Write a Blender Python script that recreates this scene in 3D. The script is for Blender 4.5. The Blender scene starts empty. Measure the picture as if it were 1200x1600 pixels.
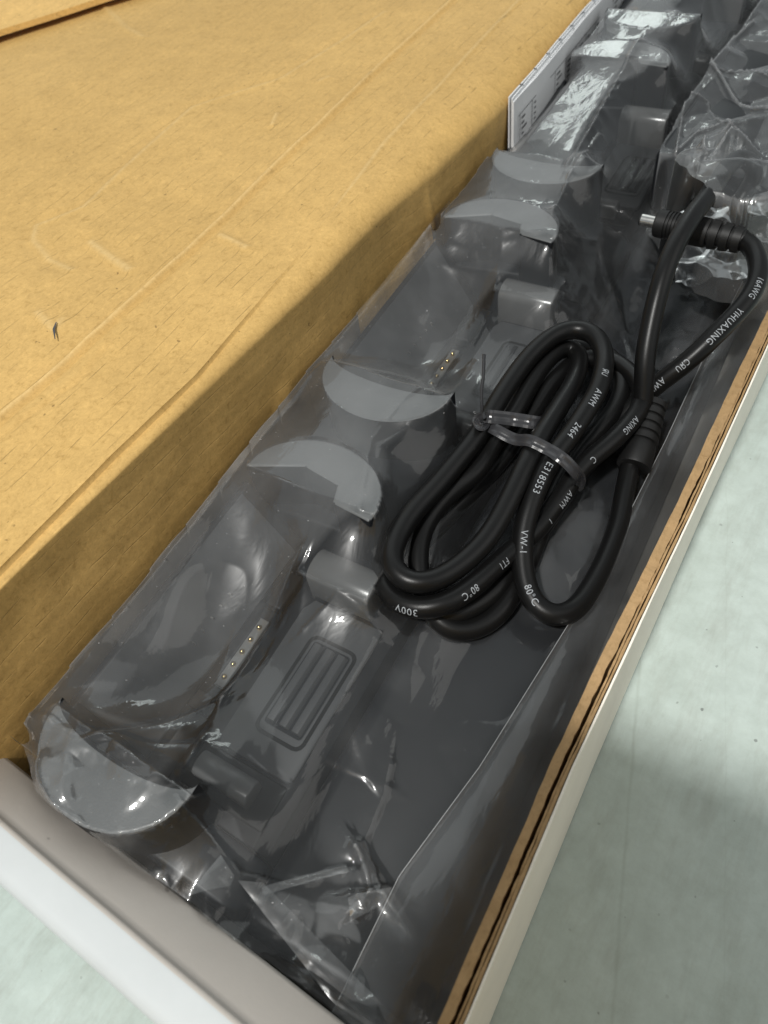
import bpy, bmesh, math, random
import numpy as np
from mathutils import Vector, Matrix

random.seed(7)
S = 0.001                      # everything below is written in millimetres
scene = bpy.context.scene
COL = scene.collection

# ------------------------------------------------------------------ camera
RW = np.array([[0.84940423, 0.33227907, -0.41000374],
               [0.51367526, -0.69873113, 0.49790817],
               [-0.12103791, -0.63353408, -0.76418872]])   # columns: image right, image down, forward
CAMZ = 330.0
F = 1200.0
cam = bpy.data.cameras.new('camera')
cam.sensor_fit = 'VERTICAL'
cam.sensor_height = 24.0
cam.sensor_width = 24.0
cam.lens = 18.0
cam.clip_start = 0.005
cam.clip_end = 50
cam.dof.use_dof = True
cam.dof.focus_distance = 0.33
cam.dof.aperture_fstop = 9.0
cam_o = bpy.data.objects.new('camera', cam)
m = Matrix.Identity(4)
for i in range(3):
    m[i][0] = RW[i, 0]; m[i][1] = -RW[i, 1]; m[i][2] = -RW[i, 2]
m[2][3] = CAMZ * S
cam_o.matrix_world = m
COL.objects.link(cam_o)
scene.camera = cam_o

# ------------------------------------------------------------------ light
world = bpy.data.worlds.new('World')
scene.world = world
world.use_nodes = True
bg = world.node_tree.nodes['Background']
bg.inputs[0].default_value = (0.92, 1.0, 1.03, 1)
bg.inputs[1].default_value = 0.31
scene.view_settings.view_transform = 'Standard'
scene.view_settings.look = 'None'
scene.view_settings.exposure = 0.0
scene.view_settings.gamma = 1.0


def lamp(name, loc, target, energy, size, color=(1, 1, 1), size_y=None, shape='DISK'):
    l = bpy.data.lights.new(name, 'AREA')
    l.energy = energy
    l.shape = shape
    l.size = size
    if size_y: l.size_y = size_y
    l.color = color
    o = bpy.data.objects.new(name, l)
    o.location = loc
    d = Vector(target) - Vector(loc)
    o.rotation_euler = d.to_track_quat('-Z', 'Y').to_euler()
    COL.objects.link(o)
    return o


# round ceiling lamp behind the camera: the light that draws the shadows
lamp('ceiling_lamp', (-0.01, -0.95, 2.1), (-0.1, 0.15, 0), 49, 0.15, (1.0, 0.985, 0.95))
# added dim fill from the right, lifting the right-facing surfaces
lamp('side_fill', (2.2, 0.9, 2.0), (-0.1, 0.2, 0), 11, 2.0, (1.0, 0.97, 0.92), 2.0, 'RECTANGLE')
# long ceiling panel ahead of the camera: the sheen on film and black plastic
lamp('ceiling_panel', (-1.6, 1.9, 2.2), (-0.1, 0.2, 0), 15, 3.0, (0.95, 1.0, 0.985), 2.2, 'RECTANGLE')
lamp('far_ceiling_panel', (-1.50, 4.45, 2.2), (-1.50, 4.3, 0), 9, 0.34, (0.90, 1.0, 0.96), 1.5, 'RECTANGLE')

# ------------------------------------------------------------------ helpers
def at(u, v, z):
    """Point at height z (mm) under photograph pixel u, v."""
    d = RW @ np.array([(u - 600) / F, (v - 800) / F, 1.0])
    t = (z - CAMZ) / d[2]
    return np.array([d[0] * t, d[1] * t, z])


def tagp(o, label=None, cat=None, group=None, kind=None):
    if label: o['label'] = label
    if cat: o['category'] = cat
    if group: o['group'] = group
    if kind: o['kind'] = kind
    return o


def empty(name, loc=(0, 0, 0)):
    o = bpy.data.objects.new(name, None)
    o.empty_display_size = 0.02
    o.location = Vector(loc) * S
    COL.objects.link(o)
    return o


def link(name, me, mat, parent=None, smooth=False):
    me.materials.clear()
    for mm in (mat if isinstance(mat, (list, tuple)) else [mat]):
        me.materials.append(mm)
    if smooth:
        for p in me.polygons: p.use_smooth = True
    o = bpy.data.objects.new(name, me)
    COL.objects.link(o)
    if parent:
        o.parent = parent
        # children keep world coordinates in their mesh
        pl = Vector((0, 0, 0)); q = parent
        while q:
            pl += q.location; q = q.parent
        o.location = -pl
    return o


def mesh(name, verts, faces, mat, parent=None, smooth=False):
    me = bpy.data.meshes.new(name)
    me.from_pydata([tuple(float(c) * S for c in v) for v in verts], [], [tuple(int(i) for i in f) for f in faces])
    me.update()
    return link(name, me, mat, parent, smooth)


def bm_obj(name, bm, mat, parent=None, smooth=False):
    bmesh.ops.recalc_face_normals(bm, faces=bm.faces)
    bmesh.ops.scale(bm, vec=(S, S, S), verts=bm.verts)
    me = bpy.data.meshes.new(name)
    bm.to_mesh(me); bm.free()
    return link(name, me, mat, parent, smooth)


def bevel(o, w, seg=2, ang=30):
    b = o.modifiers.new('bevel', 'BEVEL')
    b.width = w * S; b.segments = seg; b.limit_method = 'ANGLE'; b.angle_limit = math.radians(ang)
    b.harden_normals = False
    for p in o.data.polygons: p.use_smooth = True
    return o


def box(bm, x0, x1, y0, y1, z0, z1):
    vs = [bm.verts.new(p) for p in ((x0, y0, z0), (x1, y0, z0), (x1, y1, z0), (x0, y1, z0),
                                    (x0, y0, z1), (x1, y0, z1), (x1, y1, z1), (x0, y1, z1))]
    for f in ((0, 3, 2, 1), (4, 5, 6, 7), (0, 1, 5, 4), (1, 2, 6, 5), (2, 3, 7, 6), (3, 0, 4, 7)):
        bm.faces.new([vs[i] for i in f])
    return vs


def prism_y(bm, prof, y0, y1):
    a = [bm.verts.new((x, y0, z)) for x, z in prof]
    b = [bm.verts.new((x, y1, z)) for x, z in prof]
    n = len(prof)
    bm.faces.new(a); bm.faces.new(list(reversed(b)))
    for i in range(n):
        bm.faces.new([a[i], b[i], b[(i + 1) % n], a[(i + 1) % n]])
    return a + b


def prism_z(bm, pts, z0, z1):
    a = [bm.verts.new((x, y, z0)) for x, y in pts]
    b = [bm.verts.new((x, y, z1)) for x, y in pts]
    n = len(pts)
    bm.faces.new(a); bm.faces.new(list(reversed(b)))
    for i in range(n):
        bm.faces.new([a[i], b[i], b[(i + 1) % n], a[(i + 1) % n]])
    return a + b


def vnoise(x, y, seed=0):
    """smooth lattice noise in -1..1 on numpy arrays"""
    xi = np.floor(x).astype(np.int64); yi = np.floor(y).astype(np.int64)
    fx = x - xi; fy = y - yi
    fx = fx * fx * fx * (fx * (fx * 6 - 15) + 10); fy = fy * fy * fy * (fy * (fy * 6 - 15) + 10)

    def h(a, b):
        n = (a * 374761393 + b * 668265263 + seed * 974634777) & 0xffffffff
        n = ((n ^ (n >> 13)) * 1274126177) & 0xffffffff
        n = n ^ (n >> 16)
        return (n & 0xffff) / 32767.5 - 1.0
    return ((h(xi, yi) * (1 - fx) + h(xi + 1, yi) * fx) * (1 - fy)
            + (h(xi, yi + 1) * (1 - fx) + h(xi + 1, yi + 1) * fx) * fy)


def ridge(x, y, seed):
    return 1 - 2 * np.abs(vnoise(x, y, seed))


def facets(X, Y, spacing, seed, stretch=1.0):
    """crumple: random heights on scattered points, flat between them"""
    from mathutils.geometry import delaunay_2d_cdt
    rng = np.random.RandomState(seed)
    x0, x1, y0, y1 = X.min() - spacing * 2, X.max() + spacing * 2, Y.min() - spacing * 2, Y.max() + spacing * 2
    nx, ny = int((x1 - x0) / spacing) + 1, int((y1 - y0) / (spacing * stretch)) + 1
    P = np.array([(x0 + (i + rng.uniform(.02, .98)) * spacing, y0 + (j + rng.uniform(.02, .98)) * spacing * stretch) for i in range(nx) for j in range(ny)])
    hgt = rng.uniform(-1, 1, len(P))
    vs, _, fs, ov, _, _ = delaunay_2d_cdt([Vector(p) for p in P], [], [], 0, 1e-5)
    hv = np.array([hgt[o[0]] if o else 0.0 for o in ov])
    vs = np.array([tuple(v) for v in vs])
    out = np.zeros(X.shape)
    for f in fs:
        a, b, c = vs[f[0]], vs[f[1]], vs[f[2]]
        lo = np.minimum(np.minimum(a, b), c); hi = np.maximum(np.maximum(a, b), c)
        m_ = (X >= lo[0]) & (X <= hi[0]) & (Y >= lo[1]) & (Y <= hi[1])
        if not m_.any(): continue
        xx, yy = X[m_], Y[m_]
        d = (b[1] - c[1]) * (a[0] - c[0]) + (c[0] - b[0]) * (a[1] - c[1])
        if abs(d) < 1e-9: continue
        l1 = ((b[1] - c[1]) * (xx - c[0]) + (c[0] - b[0]) * (yy - c[1])) / d
        l2 = ((c[1] - a[1]) * (xx - c[0]) + (a[0] - c[0]) * (yy - c[1])) / d
        l3 = 1 - l1 - l2
        ins = (l1 >= -1e-6) & (l2 >= -1e-6) & (l3 >= -1e-6)
        o_ = out[m_]; o_[ins] = l1[ins] * hv[f[0]] + l2[ins] * hv[f[1]] + l3[ins] * hv[f[2]]
        out[m_] = o_
    return out


def seg_dist(X, Y, pts, sign=False):
    """distance to a polyline"""
    D = np.full(X.shape, 1e9); SG = np.zeros(X.shape)
    for (ax, ay), (bx, by) in zip(pts[:-1], pts[1:]):
        dx, dy = bx - ax, by - ay
        L = dx * dx + dy * dy + 1e-9
        t = np.clip(((X - ax) * dx + (Y - ay) * dy) / L, 0, 1)
        d = np.hypot(X - ax - t * dx, Y - ay - t * dy)
        SG = np.where(d < D, dx * (Y - ay) - dy * (X - ax), SG)
        D = np.minimum(D, d)
    return (D, SG) if sign else D


def grid_mesh(name, X, Y, Z, mat, parent=None, smooth=True):
    ny, nx = X.shape
    V = np.stack([X, Y, Z], -1).reshape(-1, 3)
    idx = np.arange(nx * ny).reshape(ny, nx)
    Fc = np.stack([idx[:-1, :-1], idx[:-1, 1:], idx[1:, 1:], idx[1:, :-1]], -1).reshape(-1, 4)
    return mesh(name, V, Fc, mat, parent, smooth)


def catmull(P, step=1.2):
    P = np.array(P, float)
    P = np.vstack([2 * P[0] - P[1], P, 2 * P[-1] - P[-2]])
    out = []
    for i in range(1, len(P) - 2):
        p0, p1, p2, p3 = P[i - 1:i + 3]
        n = max(3, int(np.linalg.norm(p2 - p1) / step))
        # centripetal-like tangents keep loops round
        d01 = np.linalg.norm(p1 - p0) + 1e-6; d12 = np.linalg.norm(p2 - p1) + 1e-6; d23 = np.linalg.norm(p3 - p2) + 1e-6
        m1 = ((p1 - p0) / d01 * d12 + (p2 - p1) / d12 * d01) / (d01 + d12) * d12
        m2 = ((p2 - p1) / d12 * d23 + (p3 - p2) / d23 * d12) / (d12 + d23) * d12
        for k in range(n):
            t = k / n
            out.append((2 * t**3 - 3 * t**2 + 1) * p1 + (t**3 - 2 * t**2 + t) * m1 + (-2 * t**3 + 3 * t**2) * p2 + (t**3 - t**2) * m2)
    out.append(P[-2])
    return np.array(out)


def resample(P, step):
    d = np.r_[0, np.cumsum(np.linalg.norm(np.diff(P, axis=0), axis=1))]
    n = max(2, int(d[-1] / step))
    s = np.linspace(0, d[-1], n)
    return np.stack([np.interp(s, d, P[:, i]) for i in range(3)], -1), s


def smooth_path(P, it):
    P = P.copy()
    for _ in range(it):
        P[1:-1] = P[1:-1] * 0.5 + (P[:-2] + P[2:]) * 0.25
    return P


def frames(P):
    T = np.gradient(P, axis=0); T /= np.linalg.norm(T, axis=1)[:, None]
    n = np.cross(T[0], [0, 0, 1.0]); n /= np.linalg.norm(n)
    N = [n]
    for i in range(1, len(P)):
        n = N[-1] - T[i] * np.dot(N[-1], T[i]); N.append(n / np.linalg.norm(n))
    N = np.array(N)
    return T, N, np.cross(T, N)


def tube(name, P, rad, mat, parent=None, seg=16, squash=None, cap=True):
    P = np.array(P, float)
    T, N, B = frames(P)
    r = np.broadcast_to(np.array(rad, float), (len(P),))
    V = []; Fc = []
    for i in range(len(P)):
        for k in range(seg):
            a = 2 * math.pi * k / seg
            V.append(P[i] + r[i] * (math.cos(a) * N[i] + math.sin(a) * B[i]))
    for i in range(len(P) - 1):
        for k in range(seg):
            k2 = (k + 1) % seg
            Fc.append((i * seg + k, i * seg + k2, (i + 1) * seg + k2, (i + 1) * seg + k))
    if cap:
        Fc.append(tuple(range(seg - 1, -1, -1)))
        Fc.append(tuple((len(P) - 1) * seg + k for k in range(seg)))
    o = mesh(name, V, Fc, mat, parent, True)
    return o


# ------------------------------------------------------------------ materials
def new_mat(name):
    mt = bpy.data.materials.new(name); mt.use_nodes = True
    nt = mt.node_tree
    return mt, nt, nt.nodes, nt.links, nt.nodes['Principled BSDF']


def N(nodes, t, **kw):
    n = nodes.new(t)
    for k, v in kw.items():
        if k.startswith('i_'):
            n.inputs[k[2:].replace('_', ' ')].default_value = v
        else:
            setattr(n, k, v)
    return n


def coords(nodes, links, scale=(1, 1, 1), rot=(0, 0, 0)):
    tc = nodes.new('ShaderNodeTexCoord')
    mp = nodes.new('ShaderNodeMapping')
    mp.inputs['Scale'].default_value = scale
    mp.inputs['Rotation'].default_value = rot
    g = nodes.new('ShaderNodeNewGeometry')
    links.new(g.outputs['Position'], mp.inputs['Vector'])
    return mp.outputs['Vector']


def noise(nodes, links, vec, scale, detail=4, rough=0.6, dist=0.0):
    n = nodes.new('ShaderNodeTexNoise')
    n.inputs['Scale'].default_value = scale; n.inputs['Detail'].default_value = detail
    n.inputs['Roughness'].default_value = rough; n.inputs['Distortion'].default_value = dist
    links.new(vec, n.inputs['Vector'])
    return n.outputs['Fac']


def ramp(nodes, links, fac, stops):
    r = nodes.new('ShaderNodeValToRGB')
    el = r.color_ramp.elements
    while len(el) < len(stops): el.new(0.5)
    for e, (p, c) in zip(el, stops):
        e.position = p; e.color = (*c, 1) if len(c) == 3 else c
    links.new(fac, r.inputs['Fac'])
    return r.outputs['Color']


def mixc(nodes, links, fac, a, b, mode='MIX'):
    n = nodes.new('ShaderNodeMix'); n.data_type = 'RGBA'; n.blend_type = mode
    for sock, v in ((n.inputs[0], fac), (n.inputs[6], a), (n.inputs[7], b)):
        if isinstance(v, (int, float)): sock.default_value = v
        elif isinstance(v, (tuple, list)): sock.default_value = (*v, 1) if len(v) == 3 else v
        else: links.new(v, sock)
    return n.outputs[2]


def math_n(nodes, links, op, a, b=None, c=None):
    n = nodes.new('ShaderNodeMath'); n.operation = op
    for i, v in enumerate((a, b, c)):
        if v is None: continue
        if isinstance(v, (int, float)): n.inputs[i].default_value = v
        else: links.new(v, n.inputs[i])
    return n.outputs[0]


def bump(nodes, links, h, strength, dist, bsdf=None, normal=None):
    b = nodes.new('ShaderNodeBump')
    b.inputs['Strength'].default_value = strength
    b.inputs['Distance'].default_value = dist
    links.new(h, b.inputs['Height'])
    if normal is not None: links.new(normal, b.inputs['Normal'])
    if bsdf: links.new(b.outputs['Normal'], bsdf.inputs['Normal'])
    return b.outputs['Normal']


def mat_kraft(name, base=(0.60, 0.390, 0.140), flutes=True):
    mt, nt, nd, lk, bs = new_mat(name)
    v = coords(nd, lk)
    fine = noise(nd, lk, v, 420, 6, 0.7)
    mid = noise(nd, lk, v, 60, 5, 0.65)
    big = noise(nd, lk, v, 9, 3, 0.5)
    vs = coords(nd, lk, (1.0, 0.6, 0.8), (0, 0, 0.5))
    fibre = noise(nd, lk, vs, 900, 3, 0.6, 1.2)
    c = ramp(nd, lk, mid, [(0.3, tuple(x * 0.93 for x in base)), (0.7, tuple(x * 1.06 for x in base))])
    c = mixc(nd, lk, 1.0, c, ramp(nd, lk, fine, [(0.25, (0.90, 0.885, 0.86)), (0.75, (1.07, 1.065, 1.06))]), 'MULTIPLY')
    c = mixc(nd, lk, 1.0, c, ramp(nd, lk, fibre, [(0.30, (0.88, 0.865, 0.83)), (0.46, (1, 1, 1)), (0.72, (1.08, 1.08, 1.08))]), 'MULTIPLY')
    c = mixc(nd, lk, 1.0, c, ramp(nd, lk, big, [(0.3, (0.94, 0.93, 0.90)), (0.7, (1.05, 1.05, 1.05))]), 'MULTIPLY')
    flk = noise(nd, lk, coords(nd, lk, (1, 1, 1), (0.3, 0.2, 0.9)), 230, 6, 0.75, 0.8)
    c = mixc(nd, lk, 1.0, c, ramp(nd, lk, flk, [(0.34, (0.82, 0.795, 0.74)), (0.46, (1, 1, 1)), (0.54, (1, 1, 1)), (0.68, (1.13, 1.13, 1.14))]), 'MULTIPLY')
    sc = nd.new('ShaderNodeAttribute'); sc.attribute_name = 'scuff_light'      # rubbed paper along the creases, plus their lit crests painted lighter
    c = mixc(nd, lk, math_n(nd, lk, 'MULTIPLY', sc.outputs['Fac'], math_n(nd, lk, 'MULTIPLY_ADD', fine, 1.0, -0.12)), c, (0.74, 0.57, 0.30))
    # tiny dark bark specks
    sp = noise(nd, lk, v, 260, 2, 0.5)
    c = mixc(nd, lk, ramp(nd, lk, sp, [(0.735, (0, 0, 0)), (0.77, (0.55, 0.55, 0.55))]), c, (0.10, 0.055, 0.02))
    h = math_n(nd, lk, 'MULTIPLY_ADD', fine, 0.25, mid)
    gm = nd.new('ShaderNodeNewGeometry')      # scuffed crests lighter, crease bottoms darker: relief shading painted into the colour
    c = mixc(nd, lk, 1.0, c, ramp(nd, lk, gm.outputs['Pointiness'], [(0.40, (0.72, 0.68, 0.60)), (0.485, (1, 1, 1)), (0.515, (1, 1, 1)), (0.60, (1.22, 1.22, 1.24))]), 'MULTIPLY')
    if flutes:
        # washboard: broken crease lines over the corrugation underneath
        sx = nd.new('ShaderNodeSeparateXYZ'); lk.new(v, sx.inputs[0])
        wob = math_n(nd, lk, 'MULTIPLY', noise(nd, lk, v, 25, 2), 0.0007)
        comb = math_n(nd, lk, 'ADD', sx.outputs['X'], math_n(nd, lk, 'MULTIPLY', sx.outputs['Z'], 1.0))
        xx = math_n(nd, lk, 'ADD', comb, wob)
        xx = math_n(nd, lk, 'MULTIPLY_ADD', sx.outputs['Y'], 0.035, xx)
        ph = math_n(nd, lk, 'FRACT', math_n(nd, lk, 'DIVIDE', xx, 0.0078))
        d = math_n(nd, lk, 'ABSOLUTE', math_n(nd, lk, 'SUBTRACT', ph, 0.5))
        line = math_n(nd, lk, 'SUBTRACT', 1.0, math_n(nd, lk, 'DIVIDE', d, 0.045))
        line = math_n(nd, lk, 'MAXIMUM', line, 0.0)
        vb = coords(nd, lk, (1.0, 0.55, 1.0))
        brk = noise(nd, lk, vb, 150, 3, 0.6)
        brk = ramp(nd, lk, brk, [(0.46, (0, 0, 0)), (0.60, (1, 1, 1))])
        line = math_n(nd, lk, 'MULTIPLY', line, brk)
        c = mixc(nd, lk, math_n(nd, lk, 'MULTIPLY', line, 0.62), c, tuple(x * 0.42 for x in base))
        wave = math_n(nd, lk, 'SINE', math_n(nd, lk, 'MULTIPLY', ph, 6.2832))
        h = math_n(nd, lk, 'MULTIPLY_ADD', line, -0.9, h)
        h = math_n(nd, lk, 'MULTIPLY_ADD', wave, 0.10, h)
    lk.new(c, bs.inputs['Base Color'])
    bs.inputs['Roughness'].default_value = 0.62
    bs.inputs['Specular IOR Level'].default_value = 0.25
    bump(nd, lk, h, 0.5, 0.0005, bs)
    return mt


def mat_board(name, base, rough=0.6, tint=0.06):
    mt, nt, nd, lk, bs = new_mat(name)
    v = coords(nd, lk)
    a = noise(nd, lk, v, 22, 5, 0.6); b = noise(nd, lk, v, 600, 3)
    c = ramp(nd, lk, a, [(0.3, tuple(x * (1 - tint) for x in base)), (0.7, tuple(min(1, x * (1 + tint * 0.6)) for x in base))])
    s = noise(nd, lk, v, 140, 2, 0.5)
    c = mixc(nd, lk, ramp(nd, lk, s, [(0.74, (0, 0, 0)), (0.79, (0.6, 0.6, 0.6))]), c, tuple(x * 0.35 for x in base))
    lk.new(c, bs.inputs['Base Color'])
    bs.inputs['Roughness'].default_value = rough
    bs.inputs['Specular IOR Level'].default_value = 0.3
    bump(nd, lk, math_n(nd, lk, 'MULTIPLY_ADD', b, 0.3, a), 0.3, 0.0004, bs)
    return mt


def mat_floor():
    mt, nt, nd, lk, bs = new_mat('painted_floor')
    v = coords(nd, lk)
    big = noise(nd, lk, v, 6, 4, 0.55); mid = noise(nd, lk, v, 45, 5, 0.65); fine = noise(nd, lk, v, 300, 3)
    c = ramp(nd, lk, big, [(0.3, (0.49, 0.57, 0.54)), (0.7, (0.565, 0.64, 0.61))])
    c = mixc(nd, lk, 1.0, c, ramp(nd, lk, mid, [(0.3, (0.94, 0.94, 0.93)), (0.7, (1.04, 1.04, 1.04))]), 'MULTIPLY')
    # grime: elongated faint smears, and small dark chips
    vm = coords(nd, lk, (1.0, 0.22, 1.0), (0, 0, -0.35))
    sm = noise(nd, lk, vm, 70, 5, 0.7)
    c = mixc(nd, lk, ramp(nd, lk, sm, [(0.48, (0, 0, 0)), (0.75, (0.42, 0.42, 0.42))]), c, (0.30, 0.31, 0.27))
    vo = nd.new('ShaderNodeTexVoronoi'); vo.voronoi_dimensions = '2D'; vo.inputs['Scale'].default_value = 46; lk.new(v, vo.inputs['Vector'])
    jit = noise(nd, lk, v, 500, 2)
    sel = nd.new('ShaderNodeSeparateColor'); lk.new(vo.outputs['Color'], sel.inputs[0])
    dd = math_n(nd, lk, 'MULTIPLY_ADD', jit, 0.09, vo.outputs['Distance'])
    dd = math_n(nd, lk, 'MULTIPLY_ADD', sel.outputs[1], 0.030, dd)
    chip = ramp(nd, lk, dd, [(0.066, (1, 1, 1)), (0.082, (0, 0, 0))])
    gate = math_n(nd, lk, 'GREATER_THAN', sel.outputs[0], 0.30)
    c = mixc(nd, lk, math_n(nd, lk, 'MULTIPLY', math_n(nd, lk, 'MULTIPLY', chip, gate), math_n(nd, lk, 'MULTIPLY_ADD', sel.outputs[2], 0.55, 0.15)), c, (0.09, 0.095, 0.09))
    sx = nd.new('ShaderNodeSeparateXYZ'); lk.new(v, sx.inputs[0])
    for ang, sc_, th in ((0.5, 160, 0.70), (-0.9, 130, 0.71), (1.4, 190, 0.72)):
        hs = noise(nd, lk, coords(nd, lk, (1.0, 0.05, 1.0), (0, 0, ang)), sc_, 2, 0.5)
        gt = ramp(nd, lk, noise(nd, lk, v, 14, 3), [(0.5, (0, 0, 0)), (0.7, (1, 1, 1))])
        c = mixc(nd, lk, math_n(nd, lk, 'MULTIPLY', gt, ramp(nd, lk, hs, [(th - 0.04, (0, 0, 0)), (th, (0.35, 0.35, 0.35))])), c, (0.30, 0.32, 0.29))
    cl = noise(nd, lk, v, 90, 6, 0.75)
    c = mixc(nd, lk, 1.0, c, ramp(nd, lk, cl, [(0.3, (0.93, 0.93, 0.92)), (0.7, (1.04, 1.04, 1.04))]), 'MULTIPLY')
    lx_ = math_n(nd, lk, 'MULTIPLY_ADD', sx.outputs['Y'], 0.28, sx.outputs['X'])
    lx_ = math_n(nd, lk, 'MULTIPLY_ADD', noise(nd, lk, v, 30, 3), 0.003, lx_)
    for x0, wd, st in ((0.0325, 0.0011, 0.20), (0.071, 0.0004, 0.09)):      # faint scratches
        dl = math_n(nd, lk, 'ABSOLUTE', math_n(nd, lk, 'SUBTRACT', lx_, x0))
        ln = math_n(nd, lk, 'MAXIMUM', math_n(nd, lk, 'SUBTRACT', 1.0, math_n(nd, lk, 'DIVIDE', dl, wd)), 0.0)
        c = mixc(nd, lk, math_n(nd, lk, 'MULTIPLY', ln, math_n(nd, lk, 'MULTIPLY', mid, st * 2)), c, (0.24, 0.27, 0.22))
    lk.new(c, bs.inputs['Base Color'])
    lk.new(ramp(nd, lk, mid, [(0.3, (0.28, 0.28, 0.28)), (0.7, (0.46, 0.46, 0.46))]), bs.inputs['Roughness'])
    bs.inputs['Specular IOR Level'].default_value = 0.45
    h = math_n(nd, lk, 'MULTIPLY_ADD', fine, 0.2, mid)
    bump(nd, lk, h, 0.35, 0.0012, bs)
    return mt


def mat_plastic(name, base, rough, bumpy=0.15, scale=900, spec=0.5):
    mt, nt, nd, lk, bs = new_mat(name)
    v = coords(nd, lk)
    f = noise(nd, lk, v, scale, 3); d = noise(nd, lk, v, 240, 4, 0.7); g = noise(nd, lk, v, 14, 3)
    c = mixc(nd, lk, ramp(nd, lk, d, [(0.68, (0, 0, 0)), (0.78, (0.045, 0.045, 0.045))]), tuple(base), (0.25, 0.25, 0.25))
    lk.new(c, bs.inputs['Base Color'])
    lk.new(ramp(nd, lk, g, [(0.3, (rough * 0.85,) * 3), (0.7, (min(1, rough * 1.2),) * 3)]), bs.inputs['Roughness'])
    bs.inputs['Specular IOR Level'].default_value = spec
    bump(nd, lk, f, bumpy, 0.0003, bs)
    return mt


def mat_metal(name, base, rough):
    mt, nt, nd, lk, bs = new_mat(name)
    v = coords(nd, lk)
    lk.new(ramp(nd, lk, noise(nd, lk, v, 300, 3), [(0.3, tuple(x * 0.85 for x in base)), (0.7, base)]), bs.inputs['Base Color'])
    bs.inputs['Metallic'].default_value = 1.0
    bs.inputs['Roughness'].default_value = rough
    return mt


def mat_film(name, haze=0.06, refl=1.6, floor_refl=0.03, rough=0.10, crinkle=0.5, cscale=70, tint=(0.95, 0.96, 0.96), crease=0.25):
    """thin clear polythene: see-through, mirror sheen that grows at grazing angles, a little milky scatter"""
    mt, nt, nd, lk, bs = new_mat(name)
    nd.remove(bs)
    out = nd['Material Output']
    v = coords(nd, lk)
    vd = coords(nd, lk, (1, 0.45, 1), (0, 0, 0.35))
    n1 = noise(nd, lk, vd, cscale, 4, 0.55, 0.6)
    vo = nd.new('ShaderNodeTexVoronoi'); vo.feature = 'DISTANCE_TO_EDGE'; vo.inputs['Scale'].default_value = cscale * 0.55
    lk.new(vd, vo.inputs['Vector'])
    n2 = noise(nd, lk, v, 1500, 2)
    h = math_n(nd, lk, 'MULTIPLY_ADD', math_n(nd, lk, 'MINIMUM', vo.outputs['Distance'], 0.12), 1.2, n1)
    b = bump(nd, lk, h, crinkle, 0.0022)
    tr = nd.new('ShaderNodeBsdfTransparent'); tr.inputs[0].default_value = (*tint, 1)
    ga = nd.new('ShaderNodeBsdfGlossy'); ga.inputs['Roughness'].default_value = rough
    gb = nd.new('ShaderNodeBsdfGlossy'); gb.inputs['Roughness'].default_value = 0.34
    gl = nd.new('ShaderNodeMixShader'); gl.inputs[0].default_value = 0.42
    for q in (ga, gb): lk.new(b, q.inputs['Normal'])
    lk.new(ga.outputs[0], gl.inputs[1]); lk.new(gb.outputs[0], gl.inputs[2])
    fr = nd.new('ShaderNodeFresnel'); fr.inputs['IOR'].default_value = 1.5
    lk.new(b, fr.inputs['Normal'])
    f = math_n(nd, lk, 'MULTIPLY_ADD', fr.outputs[0], refl, floor_refl)
    f = math_n(nd, lk, 'MINIMUM', f, 0.85)
    m1 = nd.new('ShaderNodeMixShader'); lk.new(f, m1.inputs[0]); lk.new(tr.outputs[0], m1.inputs[1]); lk.new(gl.outputs[0], m1.inputs[2])
    df = nd.new('ShaderNodeBsdfDiffuse'); df.inputs[0].default_value = (0.8, 0.81, 0.82, 1)
    tl = nd.new('ShaderNodeBsdfTranslucent'); tl.inputs[0].default_value = (0.8, 0.81, 0.82, 1)
    m2 = nd.new('ShaderNodeMixShader'); m2.inputs[0].default_value = 0.15
    lk.new(df.outputs[0], m2.inputs[1]); lk.new(tl.outputs[0], m2.inputs[2])
    g = nd.new('ShaderNodeNewGeometry')
    cr = ramp(nd, lk, g.outputs['Pointiness'], [(0.52, (0, 0, 0)), (0.62, (1, 1, 1))])
    blot = noise(nd, lk, v, 22, 4, 0.6)
    hz = math_n(nd, lk, 'MULTIPLY', ramp(nd, lk, blot, [(0.3, (0.55, 0.55, 0.55)), (0.7, (1.4, 1.4, 1.4))]), haze)
    spk = noise(nd, lk, v, 900, 1, 0.4)
    hz = math_n(nd, lk, 'ADD', hz, ramp(nd, lk, spk, [(0.77, (0, 0, 0)), (0.80, (0.35, 0.35, 0.35))]))
    if name == 'clear_bag_film':              # haze scaled per vertex, milkier on the left half
        at_ = nd.new('ShaderNodeAttribute'); at_.attribute_name = 'haze_amount'
        hz = math_n(nd, lk, 'MULTIPLY', hz, at_.outputs['Fac'])
    hz = math_n(nd, lk, 'MULTIPLY_ADD', cr, crease, hz)
    m3 = nd.new('ShaderNodeMixShader'); lk.new(hz, m3.inputs[0]); lk.new(m1.outputs[0], m3.inputs[1]); lk.new(m2.outputs[0], m3.inputs[2])
    lk.new(m3.outputs[0], out.inputs['Surface'])
    return mt


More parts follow.
